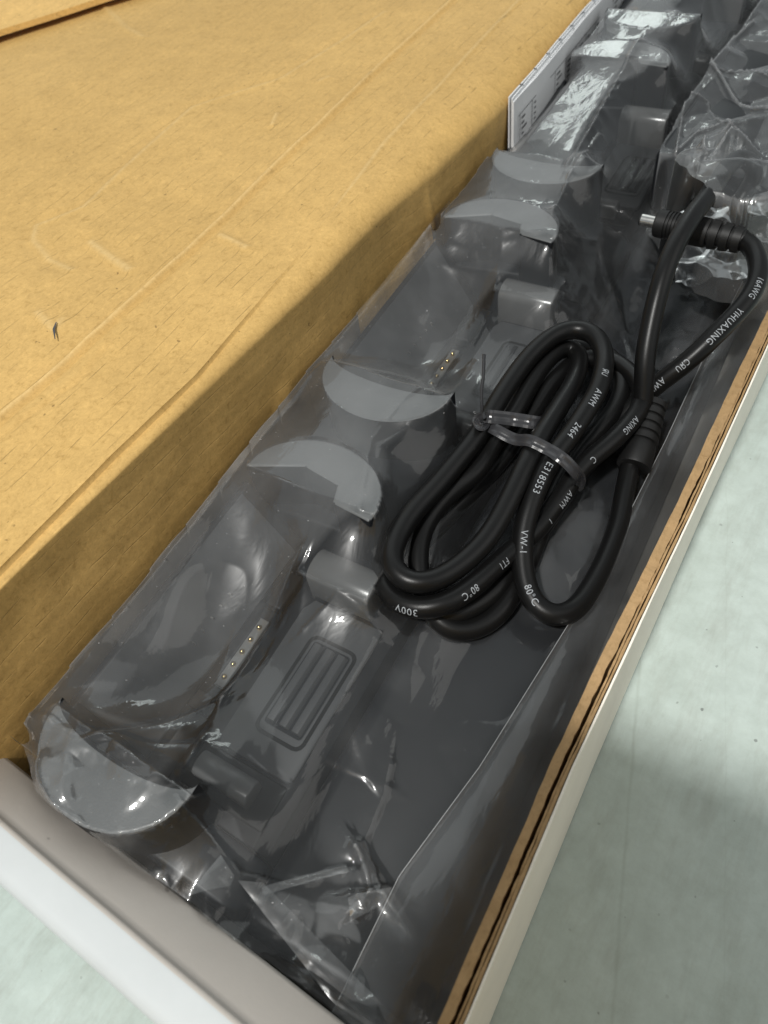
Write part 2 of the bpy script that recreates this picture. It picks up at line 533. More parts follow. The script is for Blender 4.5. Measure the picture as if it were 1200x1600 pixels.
M = {}
M['kraft'] = mat_kraft('kraft_board')
M['kraft_edge'] = mat_kraft('kraft_cut_edge', (0.33, 0.215, 0.105), False)
M['white'] = mat_board('white_board', (0.56, 0.59, 0.60))
M['liner'] = mat_board('grey_liner_board', (0.56, 0.52, 0.475))
M['outer'] = mat_board('outer_liner_board', (0.93, 0.87, 0.76))
M['floor'] = mat_floor()
M['black'] = mat_plastic('black_matt_plastic', (0.008, 0.009, 0.011), 0.42, 0.05, 900, 0.3)
M['panel'] = mat_plastic('dark_grey_plastic', (0.055, 0.057, 0.060), 0.5, 0.06, 900, 0.3)
M['rimtop'] = mat_plastic('frosted_dark_plastic', (0.105, 0.11, 0.112), 0.5, 0.35, 1400)
M['gloss'] = mat_plastic('glossy_black_plastic', (0.03, 0.03, 0.032), 0.16, 0.05)
M['cable'] = mat_plastic('black_cable_jacket', (0.006, 0.006, 0.006), 0.36, 0.12, 1600, 0.28)
M['rubber'] = mat_plastic('black_moulded_rubber', (0.007, 0.007, 0.007), 0.5, 0.2, 1200, 0.4)
M['ink'] = mat_plastic('white_print_ink', (0.33, 0.35, 0.37), 0.6, 0.0)
M['bar'] = mat_plastic('grey_roller_plastic', (0.11, 0.11, 0.11), 0.25, 0.05)
M['tie'] = mat_plastic('black_twist_tie_plastic', (0.035, 0.035, 0.038), 0.25, 0.05)
M['gold'] = mat_metal('gold_contact', (0.90, 0.66, 0.30), 0.22)
M['steel'] = mat_metal('nickel_barrel', (0.80, 0.78, 0.74), 0.20)
M['strip'] = mat_plastic('pale_contact_strip', (0.13, 0.13, 0.125), 0.4, 0.05)
M['paper'] = mat_board('white_paper', (0.80, 0.81, 0.82), 0.7, 0.03)
M['print'] = mat_plastic('grey_print_ink', (0.06, 0.06, 0.065), 0.7, 0.0)
M['film'] = mat_film('clear_bag_film', 0.086, 1.5, 0.004, 0.055, 0.30, 48)
M['film2'] = mat_film('crinkled_bag_film', 0.045, 1.4, 0.01, 0.08, 0.35, 40, crease=0.30)
M['film_edge'] = mat_film('film_edge', 0.26, 1.0, 0.05, 0.2, 0.0, 40)
M['film3'] = mat_film('thin_clear_film', 0.05, 1.1, 0.0, 0.16, 0.3, 40, crease=0.4)

# ------------------------------------------------------------------ floor
fx = np.r_[np.linspace(-3000, -320, 6), np.linspace(-280, 240, 60), np.linspace(300, 3000, 6)]
fy = np.r_[np.linspace(-3000, -150, 6), np.linspace(-120, 480, 60), np.linspace(520, 3000, 6)]
X, Y = np.meshgrid(fx, fy)
fl = grid_mesh('floor', X, Y, X * 0, M['floor'])
tagp(fl, 'grey green painted floor with small dark chips', kind='structure')

# ------------------------------------------------------------------ white carton (open box)
wc = empty('white_carton', (-200, 400, 0))
tagp(wc, 'long open white corrugated carton holding the bagged charger', 'carton')
bm = bmesh.new(); box(bm, -420, -27.5, -8, 860, 1, 5)
bm_obj('base_panel', bm, M['liner'], wc)
# front wall: thick folded rim, slightly skewed
prof = []
W0, W1, HT = -11.5, -26.0, 80.0
for a in np.linspace(0, math.pi / 2, 6): prof.append((W0 - 2.5 + 2.5 * math.cos(a), HT - 2.5 + 2.5 * math.sin(a)))
for a in np.linspace(math.pi / 2, math.pi, 7): prof.append((W1 + 5 + 5 * math.cos(a), HT - 5 + 5 * math.sin(a)))
prof += [(W1 - 0.6, 40), (W1, 0.6), (3.8, 0.6), (3.6, 60.5), (2.6, 62.5), (-9.5, 75.4)]
xs = np.linspace(-430, -21, 60)
V = []; Fc = []
for x in xs:
    sk = -0.034 * (x + 130) + 0.5 * vnoise(np.array([x / 40.0]), np.array([0.5]), 3)[0]
    for (y, z) in prof: V.append((x, y + sk, z + 0.4 * vnoise(np.array([x / 30.0]), np.array([z / 40.0]), 4)[0] * (z > 30)))
n = len(prof)
for i in range(len(xs) - 1):
    for k in range(n):
        Fc.append((i * n + k, i * n + (k + 1) % n, (i + 1) * n + (k + 1) % n, (i + 1) * n + k))
Fc.append(tuple(range(n))); Fc.append(tuple((len(xs) - 1) * n + k for k in range(n - 1, -1, -1)))
fw = mesh('front_panel', V, Fc, [M['white'], M['liner']], wc, True)
for p in fw.data.polygons:                       # inside of the wall is unbleached grey liner
    if p.normal.y > 0.3: p.material_index = 1

# right wall: kraft inner liner, torn fluting, white outer liner, each its own sheet
ys = np.r_[np.linspace(-24, 420, 260), np.linspace(425, 860, 60)]


def bow_top(y): return np.interp(y, [-20, 18, 97, 160, 217, 327, 420], [0.9, 0.6, -1.5, -0.9, 0.0, 0.2, 0.2])
def bow_foot(y): return np.interp(y, [-20, 28, 132, 200, 288, 400, 500], [1.0, 0.9, -1.7, -2.1, -2.3, -0.8, -0.5])


def sheet(name, f0, f1, ztop, mat, parent, z0=0.6):
    V = []; Fc = []
    for y in ys:
        a, b, z = f0(y), f1(y), ztop(y)
        V += [(a[0] + bow_foot(y), y, z0), (a[1] + bow_top(y), y, z), (b[1] + bow_top(y), y, z), (b[0] + bow_foot(y), y, z0)]
    n = 4
    for i in range(len(ys) - 1):
        for k in range(n):
            Fc.append((i * n + k, i * n + (k + 1) % n, (i + 1) * n + (k + 1) % n, (i + 1) * n + k))
    Fc.append((0, 1, 2, 3)); Fc.append(tuple((len(ys) - 1) * n + k for k in (3, 2, 1, 0)))
    return mesh(name, V, Fc, mat, parent)


def n1(y, s, sd): return float(vnoise(np.array([y / s]), np.array([0.37]), sd)[0])


def gap(y):   # the split between inner liner and the rest opens and closes
    g = np.interp(y, [-20, 15, 60, 105, 140, 160, 175, 205, 215, 240, 250, 900], [1.2, 1.6, 2.0, 2.3, 1.6, 0.5, 0.2, 0.3, 1.5, 1.2, 0.2, 0.3]) + 0.35 * n1(y, 9, 12)
    return max(0.10, g * 0.6)


sp = empty('side_panel', (-24, 400, 40)); sp.parent = wc; sp.location = Vector((176, 0, 40)) * S
lean = lambda y: 0.0
il = sheet('inner_liner', lambda y: (-28.4, -28.0 + 0.55 * n1(y, 34, 5) + 0.12 * n1(y, 5, 25)), lambda y: (-24.6, -24.1 - 0.62 * gap(y) + 0.25 * n1(y, 3.1, 15) + 0.2 * n1(y, 1.7, 17)),
           lambda y: 79.5 + 0.5 * n1(y, 5, 6) + 0.5 * n1(y, 60, 7), M['kraft_edge'], sp)
fl1 = sheet('fluting', lambda y: (-24.1, -24.15 + 0.40 * gap(y) + 0.15 * n1(y, 2.3, 16)), lambda y: (-23.4, -23.35 + 0.3 * gap(y) + 0.12 * n1(y, 4, 8)),
            lambda y: 78.8 + 0.9 * n1(y, 4, 9), M['kraft_edge'], sp)
fl2 = sheet('fluting', lambda y: (-23.1, -22.75 + 0.2 * n1(y, 5, 18)), lambda y: (-22.0, -21.8 + 0.2 * n1(y, 5, 8)),
            lambda y: 79.2 + 0.4 * n1(y, 6, 19), M['kraft_edge'], sp)
ol = sheet('outer_liner', lambda y: (-21.5, -21.4), lambda y: (-20.6, -20.7 + 0.15 * n1(y, 25, 10)),
           lambda y: 79.9 + 0.3 * n1(y, 14, 13) + 0.25 * n1(y, 3, 14), M['outer'], sp)
# far and left walls, out of the picture
bm = bmesh.new(); box(bm, -425, -28, 855, 860, 0.6, 80)
bm_obj('end_panel', bm, M['liner'], wc)
bm = bmesh.new(); box(bm, -1150, -431, -24, 860, 0.6, 4)
bm_obj('side_flap', bm, M['liner'], wc)

# ------------------------------------------------------------------ kraft carton
kc = empty('kraft_carton', (-500, 400, 0))
tagp(kc, 'large plain brown kraft carton with creased top beside the bag', 'carton')


def xfold(Y):  return np.interp(Y, [-20, 50, 110, 160, 240, 330, 400, 500, 620, 900], [-216.5, -217.0, -219.5, -219.0, -228, -240, -249, -256, -260, -262])
def drop(Y):   return np.interp(Y, [-20, 60, 110, 180, 260, 400, 600, 900], [1.5, 1.8, 2.6, 5.0, 9.5, 15.0, 17.0, 17.0])
def xside(Y):  return -214.0 - 0.006 * (Y - 100) - 0.05 * np.maximum(0, np.asarray(Y) - 440) + 1.6 * vnoise(np.asarray(Y) / 75.0, np.asarray(Y) * 0 + .3, 21)


CY = np.r_[np.linspace(-6, 640, 430), np.linspace(646, 900, 24)]
cx = np.r_[np.linspace(-1100, -720, 10), np.linspace(-700, -420, 60), np.linspace(-418, -280, 139)]
t = np.linspace(0, 1, 66)[1:]
XX = np.zeros((len(CY), len(cx) + len(t))); YY = np.zeros_like(XX); ZZ = np.zeros_like(XX)
for i, y in enumerate(CY):
    XX[i] = np.r_[cx, -280 + (xfold(y) + 280) * t]
    YY[i] = y
ZZ[:] = 130
# creases and dents pressed into the lid (traced along their real lines on the lid)
def W(pts, z=130): return [tuple(at(u, v, z)[:2]) for u, v in pts]
SCUFF_LIGHT = np.zeros_like(ZZ)  # rubbed paper and painted light on the crease crests
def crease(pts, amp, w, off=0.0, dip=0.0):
    global ZZ, SCUFF_LIGHT
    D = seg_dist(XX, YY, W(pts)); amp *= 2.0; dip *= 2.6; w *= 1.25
    if amp > 0: SCUFF_LIGHT = np.maximum(SCUFF_LIGHT, min(1, 0.45 + 0.2 * amp) * np.exp(-(D / (0.55 + 0.32 * w)) ** 2))
    ZZ += amp * np.exp(-(D / w) ** 2)
    if dip:
        D2 = seg_dist(XX + off, YY, W(pts)); ZZ -= dip * np.exp(-(D2 / (w * 1.8)) ** 2)
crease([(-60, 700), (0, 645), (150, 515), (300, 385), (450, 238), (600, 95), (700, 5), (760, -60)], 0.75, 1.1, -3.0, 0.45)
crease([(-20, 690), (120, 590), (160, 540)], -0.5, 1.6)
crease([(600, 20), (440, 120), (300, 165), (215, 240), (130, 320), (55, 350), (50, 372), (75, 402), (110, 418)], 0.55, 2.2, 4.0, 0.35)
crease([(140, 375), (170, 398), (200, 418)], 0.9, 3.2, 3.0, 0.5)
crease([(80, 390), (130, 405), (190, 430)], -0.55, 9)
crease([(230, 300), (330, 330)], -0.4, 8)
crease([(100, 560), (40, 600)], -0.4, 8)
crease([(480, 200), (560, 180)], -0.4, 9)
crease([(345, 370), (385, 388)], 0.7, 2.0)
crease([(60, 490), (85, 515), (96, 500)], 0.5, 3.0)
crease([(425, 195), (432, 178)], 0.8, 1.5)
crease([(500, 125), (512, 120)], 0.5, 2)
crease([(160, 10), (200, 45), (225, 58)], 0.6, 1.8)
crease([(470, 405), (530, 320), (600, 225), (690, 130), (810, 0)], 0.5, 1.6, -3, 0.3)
ZZ += 1.4 * vnoise(XX / 90, YY / 120, 31) + 0.35 * vnoise(XX / 28, YY / 40, 32) + 0.12 * vnoise(XX / 7, YY / 10, 33)
# groove where the lid folds over
gd = np.interp(CY, [-10, 60, 140, 200, 260, 900], [2.4, 2.8, 2.6, 1.4, 0.3, 0.0])[:, None]
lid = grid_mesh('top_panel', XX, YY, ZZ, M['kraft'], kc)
lid.data.attributes.new('scuff_light', 'FLOAT', 'POINT').data.foreach_set('value', SCUFF_LIGHT.astype(np.float32).ravel())
zt = ZZ[:, -1]
# side panel: rolls over from the fold, then drops (slightly undercut) to the floor of the white carton
sv = np.linspace(0, 1, 60)
XS = np.zeros((len(CY), 60)); YS = np.zeros_like(XS); ZS = np.zeros_like(XS)
xf, dr, xsd = xfold(CY), drop(CY), xside(CY)
gdv = gd[:, 0]
for i, y in enumerate(CY):
    for k, s_ in enumerate(sv):
        if s_ < 0.4:
            q = s_ / 0.4
            a = q * math.pi / 2
            XS[i, k] = xf[i] + (xsd[i] - xf[i]) * math.sin(a)
            ZS[i, k] = zt[i] - dr[i] * (1 - math.cos(a)) - gdv[i] * (k > 0)
        else:
            q = (s_ - 0.4) / 0.6
            ZS[i, k] = (zt[i] - dr[i] - gdv[i]) * (1 - q) + 6 * q
            XS[i, k] = xsd[i] - 2.2 * math.sin(min(1, q * 2.5) * math.pi / 2) * np.interp(y, [60, 160, 300, 900], [0.6, 1, 1, 1])
        YS[i, k] = y
bul = np.clip((130 - ZS) / 30, 0, 1)
XS += bul * (1.4 * vnoise(YS / 60, ZS / 40, 41) + 0.5 * vnoise(YS / 18, ZS / 15, 42))
for pts, amp, w in (([(640, 270), (655, 330), (668, 385)], 1.3, 2.2), ([(470, 585), (450, 610)], 1.2, 3)):
    # short upright dents in the side, measured on the side plane
    pass
D = np.abs(YS - (352 + 0.25 * (110 - ZS))); XS += 1.1 * np.exp(-(D / 3) ** 2) * (ZS < 112) * bul
D = np.hypot(YS - 205, (ZS - 78) * 0.8); XS += 1.6 * np.exp(-(D / 7) ** 2)
grid_mesh('side_panel', XS, YS, ZS, M['kraft'], kc)
# near end panel closes the carton against the white front wall
V = []; Fc = []
ends = [(x, z) for x, z in zip(XX[0], ZZ[0])] + [(x, z) for x, z in zip(XS[0], ZS[0])]
for x, z in ends: V += [(x, CY[0], z), (x, CY[0], 6)]
for i in range(len(ends) - 1): Fc.append((2 * i, 2 * i + 1, 2 * i + 3, 2 * i + 2))
mesh('end_panel', V, Fc, M['kraft'], kc)
# small tear in the lid
tp = [at(88, 503, 131.2), at(84, 514, 131.2), at(86, 530, 131.2)]
V = []
for k, p in enumerate(tp):
    w_ = (0.25, 0.55, 0.2)[k]
    V += [p + np.array([-w_, -w_ * .5, 0]), p + np.array([w_, w_ * .5, 0.0])]
mesh('tear', V, [(0, 1, 3, 2), (2, 3, 5, 4)], M['print'], kc)
# raised flap of the lid in the far corner
e0 = at(-120, 85, 140); e1 = at(170, -8, 140)
dv = (e1 - e0); dv /= np.linalg.norm(dv); nv = np.array([-dv[1], dv[0], 0])
if nv[0] > 0: nv = -nv
V = []; Fc = []
nfl = 30
for i in range(nfl):
    p = e0 + (e1 - e0) * (i / (nfl - 1)) * 1.5
    wv = 1.5 * n1(i * 6, 40, 51)
    V += [p + nv * wv, p + nv * wv + [0, 0, -4.2], p + nv * 150 + [0, 0, 14], p + nv * 150 + [0, 0, 18.5]]
for i in range(nfl - 1):
    for k in range(4): Fc.append((4 * i + k, 4 * i + (k + 1) % 4, 4 * i + 4 + (k + 1) % 4, 4 * i + 4 + k))
Fc += [(0, 1, 2, 3), (4 * nfl - 1, 4 * nfl - 2, 4 * nfl - 3, 4 * nfl - 4)]
mesh('lid_flap', V, Fc, M['kraft'], kc)

# ------------------------------------------------------------------ charging cradle
LY0 = 20.0
def TC(x, y, z):      # cradle space -> world: it lies skewed and climbs a little towards the far end
    return (x - 0.03 * y, y + LY0, z * (1 + 0.055 * y / 80.0))
cc = empty('charging_cradle', (-160, 20, 5))
tagp(cc, 'black multi bay battery charging cradle inside the clear bag', 'charger')


def cr_obj(name, bm, mat, parent=None, bev=0.0, seg=2):
    for v in bm.verts: v.co = TC(*v.co)
    o = bm_obj(name, bm, mat, parent or cc)
    if bev: bevel(o, bev, seg)
    return o


def frost(o, b):
    if b < 3:
        o.data.materials.append(M['rimtop'])
        for p in o.data.polygons:
            if p.normal.z > 0.85: p.material_index = 1
    return o


PITCH, NB = 198.0, 4
XC, HW = -163.0, 34.0
pocket = [(-204, 5), (-204, 66), (-202, 68), (-199, 68), (-176, 38), (-175, 34), (-164.5, 34), (-163, 38.5), (-149, 48), (-147, 50), (-112, 50), (-107, 46), (-105, 5)]
saddle = [(-203, 5), (-203, 50), (-199, 55), (-150, 58), (-124, 54), (-110, 49), (-106, 44), (-105, 5)]


def ellip(y, bulge, a0=0, a1=math.pi, nn=24, hw=HW):
    return [(XC + hw * math.cos(a), y + bulge * math.sin(a)) for a in np.linspace(a0, a1, nn)]


bm = bmesh.new(); prism_y(bm, saddle, -13, 8); cr_obj('end_block', bm, M['black'], None, 2.5, 3)
for b in range(NB):
    y0 = b * PITCH
    bm = bmesh.new(); prism_y(bm, pocket, y0 + 8.3, y0 + 134.7); cr_obj('bay_body', bm, M['black'], None, 0.6)
    bm = bmesh.new(); prism_y(bm, saddle, y0 + 135, y0 + PITCH + 8); cr_obj('bay_bridge', bm, M['black'], None, 2.0, 3)
    # near and far end walls: rounded crescents that carry the film
    bm = bmesh.new()
    out = [(x, y) for x, y in ellip(y0 + 9, -27)]
    inn = [(x, y) for x, y in ellip(y0 + 13, -9)]
    prism_z(bm, out + inn[::-1], 30, 80); frost(cr_obj('end_wall', bm, M['black'], None, 2.4, 3), b)
    bm = bmesh.new()
    out = [(x, y) for x, y in ellip(y0 + 136, 26)]
    inn = [(XC + HW, y0 + 131), (XC + 14, y0 + 133), (XC + 11, y0 + 142), (XC - 8, y0 + 145), (XC - 22, y0 + 139), (XC - HW, y0 + 134)]
    prism_z(bm, out + inn[::-1], 30, 80); frost(cr_obj('end_wall', bm, M['black'], None, 2.4, 3), b)
    bm = bmesh.new(); prism_y(bm, [(-198.6, 68.2), (-176.3, 39.3), (-176.3, 38.0), (-199.2, 67.4)], y0 + 16, y0 + 128); cr_obj('back_plate', bm, M['panel'], None, 0.3)
    # contact strip with five gold pins on the pocket floor
    bm = bmesh.new(); box(bm, -172.6, -167.8, y0 + 56, y0 + 92, 33.8, 36.2)
    st = cr_obj('contact_strip', bm, M['strip'], None, 0.4)
    for k in range(5):
        yy = y0 + 60.5 + k * 6.7
        bm = bmesh.new()
        bmesh.ops.create_uvsphere(bm, u_segments=10, v_segments=6, radius=1.35)
        bmesh.ops.translate(bm, vec=(-170.2, yy, 36.4), verts=bm.verts)
        for v in bm.verts: v.co = TC(*v.co)
        bm_obj('contact_pin', bm, M['gold'], st, True)
        bm = bmesh.new(); box(bm, -186.6, -183.6, yy + 2.2, yy + 2.9, 46.0, 50.2); cr_obj('contact_slot', bm, M['strip'], st)
    bm = bmesh.new(); box(bm, -175, -166, y0 + 42, y0 + 50, 33, 41); cr_obj('key_post', bm, M['gloss'], None, 1.0)
    bm = bmesh.new(); box(bm, -174, -165, y0 + 98, y0 + 118, 33, 39); cr_obj('key_rib', bm, M['black'], None, 1.0)
    # side plate with its latch
    bm = bmesh.new(); prism_z(bm, [(-148, y0 + 37), (-146, y0 + 33), (-113.5, y0 + 33), (-111.5, y0 + 35), (-111.5, y0 + 104), (-146, y0 + 104), (-149, y0 + 98)], 48, 51.4)
    lp = cr_obj('side_plate', bm, M['panel'], None, 0.7)
    # recessed frame: four thin dark bars, then three ridges
    def rr(x0, x1, ya, yb, r):
        pts = []
        for cxx, cyy, a in ((x1 - r, yb - r, 0), (x0 + r, yb - r, 90), (x0 + r, ya + r, 180), (x1 - r, ya + r, 270)):
            for q in range(4): pts.append((cxx + r * math.cos(math.radians(a + 30 * q)), cyy + r * math.sin(math.radians(a + 30 * q))))
        return pts
    bm = bmesh.new()
    o_ = rr(-138, -114.5, y0 + 44, y0 + 90, 4); i_ = rr(-136.4, -116.1, y0 + 45.6, y0 + 88.4, 2.8)
    vo_ = [bm.verts.new((x, y, 51.6)) for x, y in o_]; vi_ = [bm.verts.new((x, y, 51.6)) for x, y in i_]
    for q in range(len(o_)): bm.faces.new([vo_[q], vo_[(q + 1) % len(o_)], vi_[(q + 1) % len(o_)], vi_[q]])
    cr_obj('latch_groove', bm, M['cable'], lp)
    bm = bmesh.new(); prism_z(bm, rr(-135.2, -117.2, y0 + 48.5, y0 + 87.2, 1.5), 51.0, 51.65); cr_obj('latch_recess', bm, M['black'], lp)
    for k in range(3):
        xa = -134.6 + k * 5.9
        bm = bmesh.new()
        pr = [(xa, 51.0), (xa + 0.6, 53.2), (xa + 3.6, 53.2), (xa + 5.2, 51.0)]
        prism_y(bm, pr, y0 + 50, y0 + 86); cr_obj('latch_ridge', bm, M['panel'], lp, 0.3)
    # near clip: shiny bar in a black well; far clip: tall shiny block
    bm = bmesh.new(); box(bm, -153, -112, y0 + 14, y0 + 32, 44, 50.8); cr_obj('clip_well', bm, M['cable'], None, 1.0)
    for (ya, yb, zt_, nm) in ((18, 28, 58.0, 'clip_bar'), (106, 122, 66.0, 'clip_block')):
        bm = bmesh.new()
        c0 = (ya + yb) / 2; hw_ = (yb - ya) / 2
        pts = [(y0 + c0 - hw_, 46)] + [(y0 + c0 + hw_ * math.cos(a), zt_ - hw_ * 0.55 + hw_ * 0.55 * math.sin(a)) for a in np.linspace(math.pi, 0, 9)] + [(y0 + c0 + hw_, 46)]
        x0_, x1_ = (-147, -121) if nm == 'clip_bar' else (-150, -119)
        A = [bm.verts.new((x0_, y, z)) for y, z in pts]; B = [bm.verts.new((x1_, y, z)) for y, z in pts]
        bm.faces.new(A); bm.faces.new(B[::-1])
        for q in range(len(pts)): bm.faces.new([A[q], B[q], B[(q + 1) % len(pts)], A[(q + 1) % len(pts)]])
        cr_obj(nm, bm, M['bar'], None, 0.7)
bm = bmesh.new(); prism_y(bm, [(-105, 5), (-105, 41), (-100, 43), (-70, 40), (-50, 36), (-36, 30), (-34, 5)], -13, NB * PITCH - 10)
cr_obj('base_plate', bm, M['black'], None, 2.5, 3)

# ------------------------------------------------------------------ clear bag: film stretched over the cradle
def prof_z(prof, x):
    p = [q for q in prof if q[1] > 6]
    return np.interp(x, [q[0] for q in p], [q[1] for q in p], left=-1, right=-1)


def under(X, Y):
    """height of whatever the film rests on"""
    lx = X + 0.03 * (Y - LY0); ly = Y - LY0
    st = {'O': np.full(X.shape, 8.0)}

    def put(mask, z): st['O'] = np.where(mask, np.maximum(st['O'], z), st['O'])
    put((ly > -13) & (ly < 8), prof_z(saddle, lx))
    for b in range(NB):
        y0 = b * PITCH
        put((ly > y0 + 8) & (ly < y0 + 135), prof_z(pocket, lx))
        put((ly >= y0 + 135) & (ly < y0 + PITCH + 8), prof_z(saddle, lx))
        put((((lx - XC) / HW) ** 2 + ((ly - (y0 + 9)) / 27) ** 2 < 1) & (ly < y0 + 9), 80.0)
        put((((lx - XC) / HW) ** 2 + ((ly - (y0 + 136)) / 26) ** 2 < 1) & (ly > y0 + 134), 80.0)
        put((lx > -149) & (lx < -111) & (ly > y0 + 33) & (ly < y0 + 104), 53.4)
        put((lx > -148) & (lx < -120) & (ly > y0 + 17) & (ly < y0 + 29), 58.6)
        put((lx > -151) & (lx < -118) & (ly > y0 + 105) & (ly < y0 + 123), 66.6)
        # the film bridges flat from one end wall to the next, with a hollow right edge
        mid = np.clip(1 - np.abs(ly - (y0 + 170)) / 30, 0, 1)
        put((lx > -200) & (lx < -133 - 14 * mid) & (ly > y0 + 138) & (ly < y0 + 202), 78.5 - 1.5 * mid)
    put((lx > -105) & (lx < -36) & (ly > -13), np.interp(lx, [-105, -100, -70, -50, -36], [41, 43, 40, 36, 30]))
    sag = np.interp(ly % PITCH, [0, 30, 70, 110, 140, 168, 198], [0, 2.0, 3.5, 2.0, 0, 1.5, 0])
    put((np.abs(lx + 204) < 1.6) & (ly > -6), 77.5 - 0.7 * sag - 9 * np.clip((ly - 425) / 20, 0, 1))   # taut edge of the bag
    for b in (2, 3):      # trapped air holds the film level over the far bays
        put((lx > -192) & (lx < -140) & (ly > b * PITCH - 2) & (ly < b * PITCH + 140), 78.0 - 9 * np.clip((lx + 150) / 10, 0, 1) - 6 * np.clip((-184 - lx) / 8, 0, 1))
    O = st['O'] * (1 + 0.055 * ly / 80.0) + 0.8
    return np.maximum(O, np.where(Y < 3.2, 70.0 - (Y + 3 + 0.034 * (X + 130)) * 1.2, 0))


def edges(Z, X, Y, O):
    Z[:, 0] = 38 + 0.035 * Y[:, 0]
    Z[:, -1] = 30 + 6 * vnoise(Y[:, -1] / 60, X[:, -1] * 0, 61)
    Z[0, :] = 70 - 10 * np.clip((X[0] + 140) / 60, 0, 1) + 1.5 * vnoise(X[0] / 20, X[0] * 0, 62)
    Z[-1, :] = np.maximum(O[-1, :], 70)


def relax(Z, X, Y, O, n):
    for it in range(n):
        A = Z.copy()
        A[1:-1, 1:-1] = 0.25 * (Z[1:-1, :-2] + Z[1:-1, 2:] + Z[:-2, 1:-1] + Z[2:, 1:-1]) - 0.001
        Z = np.maximum(A, O); edges(Z, X, Y, O)
    return Z


# taut membrane: solved coarse, then refined
xa = np.linspace(-213, -27.5, 118); ya = np.linspace(2.2, 790, 400)
XA, YA = np.meshgrid(xa, ya)
OA = under(XA, YA); ZA = relax(OA.copy(), XA, YA, OA, 450)
gx = np.linspace(-213, -27.5, 250)
gy = np.r_[np.linspace(2.2, 330, 470), np.linspace(331, 790, 330)]
X, Y = np.meshgrid(gx, gy)
tmp = np.stack([np.interp(gx, xa, row) for row in ZA])
Z = np.stack([np.interp(gy, ya, tmp[:, k]) for k in range(len(gx))], 1)
OB = under(X, Y)
Z = relax(np.maximum(Z, OB), X, Y, OB, 60)
lx = X + 0.03 * (Y - LY0); ly = Y - LY0
# wrinkles
free = np.clip((Z - OB) / 6, 0, 1)
Z += free * (0.9 * ridge(X / 26 + Y / 90, Y / 60 - X / 120, 71) + 0.5 * vnoise(X / 9, Y / 22, 72))
# right half: film clings to the black plastic in patches and stands off in between
flat = np.clip((lx + 108) / 12, 0, 1)
Lf = 0.7 * facets(X, Y, 26, 73, 1.5) + 0.45 * vnoise(X / 22, Y / 34, 78) + 0.05
lift = np.clip(Lf / 0.5, 0, 1)
Z = np.where(flat > 0, np.maximum(Z, OB) + flat * (4.0 * np.maximum(Lf, 0) + 0.9 * lift * facets(X, Y, 8, 74, 1.4)), Z)
front = np.clip((22 - Y) / 20, 0, 1)
Z += front * (3.5 * facets(X, Y, 13, 75, 1.6) + 1.0 * facets(X, Y, 6, 76, 1.3))
near = np.clip((lx + 130) / -14, 0, 1) * np.clip((16 - ly) / 8, 0, 1)
Z += near * (1.5 * facets(X, Y, 9, 86, 1.0) + 0.7 * facets(X, Y, 4.5, 87) + 0.6)
left = np.clip((-198 - lx) / 8, 0, 1)
Z += left * (1.6 * vnoise(X / 10, Y / 26, 77))
FOLDS = [([(606, 1185), (596, 1230), (570, 1290), (556, 1320)], 52, 1.6, 1.6),
         ([(556, 1320), (575, 1345), (600, 1395), (622, 1425), (640, 1455)], 50, 4.0, 1.0),
         ([(556, 1320), (572, 1360), (578, 1390), (550, 1425)], 50, 3.6, 1.0),
         ([(545, 1395), (585, 1388), (610, 1395)], 50, 2.4, 0.9),
         ([(345, 1320), (395, 1385), (470, 1395), (545, 1365)], 44, 2.4, 1.2),
         ([(300, 1225), (312, 1180), (335, 1110), (345, 1075), (395, 1000), (440, 930), (480, 880)], 64, 1.8, 0.9),
         ([(80, 1135), (140, 1165), (180, 1150), (250, 1115), (330, 1060)], 76, 1.3, 1.2),
         ([(180, 1150), (230, 1160), (290, 1150)], 76, 1.2, 0.9),
         ([(120, 1180), (110, 1240), (130, 1290)], 76, 1.2, 1.2),
         ([(810, 600), (860, 620), (900, 690)], 52, 1.4, 1.0),
         ([(745, 560), (700, 640), (640, 680), (590, 740), (572, 850)], 68, 0.9, 0.8),
         ([(480, 1000), (540, 960), (600, 1000)], 54, 1.2, 0.9),
         ([(880, 340), (920, 270), (985, 160)], 72, 3.0, 1.8),
         ([(860, 395), (890, 340), (930, 275)], 74, 4.0, 1.8),
         ([(1000, 560), (960, 470), (930, 420), (880, 440)], 60, 2.0, 1.0),
         ([(640, 400), (760, 420), (850, 415)], 78, 1.2, 0.9)]
for pts, z, amp, w_ in FOLDS:
    D, sg = seg_dist(X, Y, W(pts, z), True); D = D * np.where(sg > 0, 1.0, 0.3)      # one steep flank, one broad one
    Z += amp * np.exp(-(D / w_)) * (0.5 + 0.5 * (0.5 + 0.5 * vnoise(X / 6, Y / 6, 79)))
Z = np.maximum(Z, OB)
cb = empty('clear_bag', (-120, 20, 8))
tagp(cb, 'clear plastic bag stretched tight over the charging cradle', 'bag')
Y = Y + (1.5 * facets(X, Y * 0, 16, 83) + 11 * np.clip((-186 - X) / 18, 0, 1)) * np.exp(-(Y - 2.2) / 14)
film = grid_mesh('film', X, Y, Z, M['film'], cb)
def haze_attr(o, vals):
    a = o.data.attributes.new('haze_amount', 'FLOAT', 'POINT')
    a.data.foreach_set('value', np.asarray(vals, np.float32).ravel())
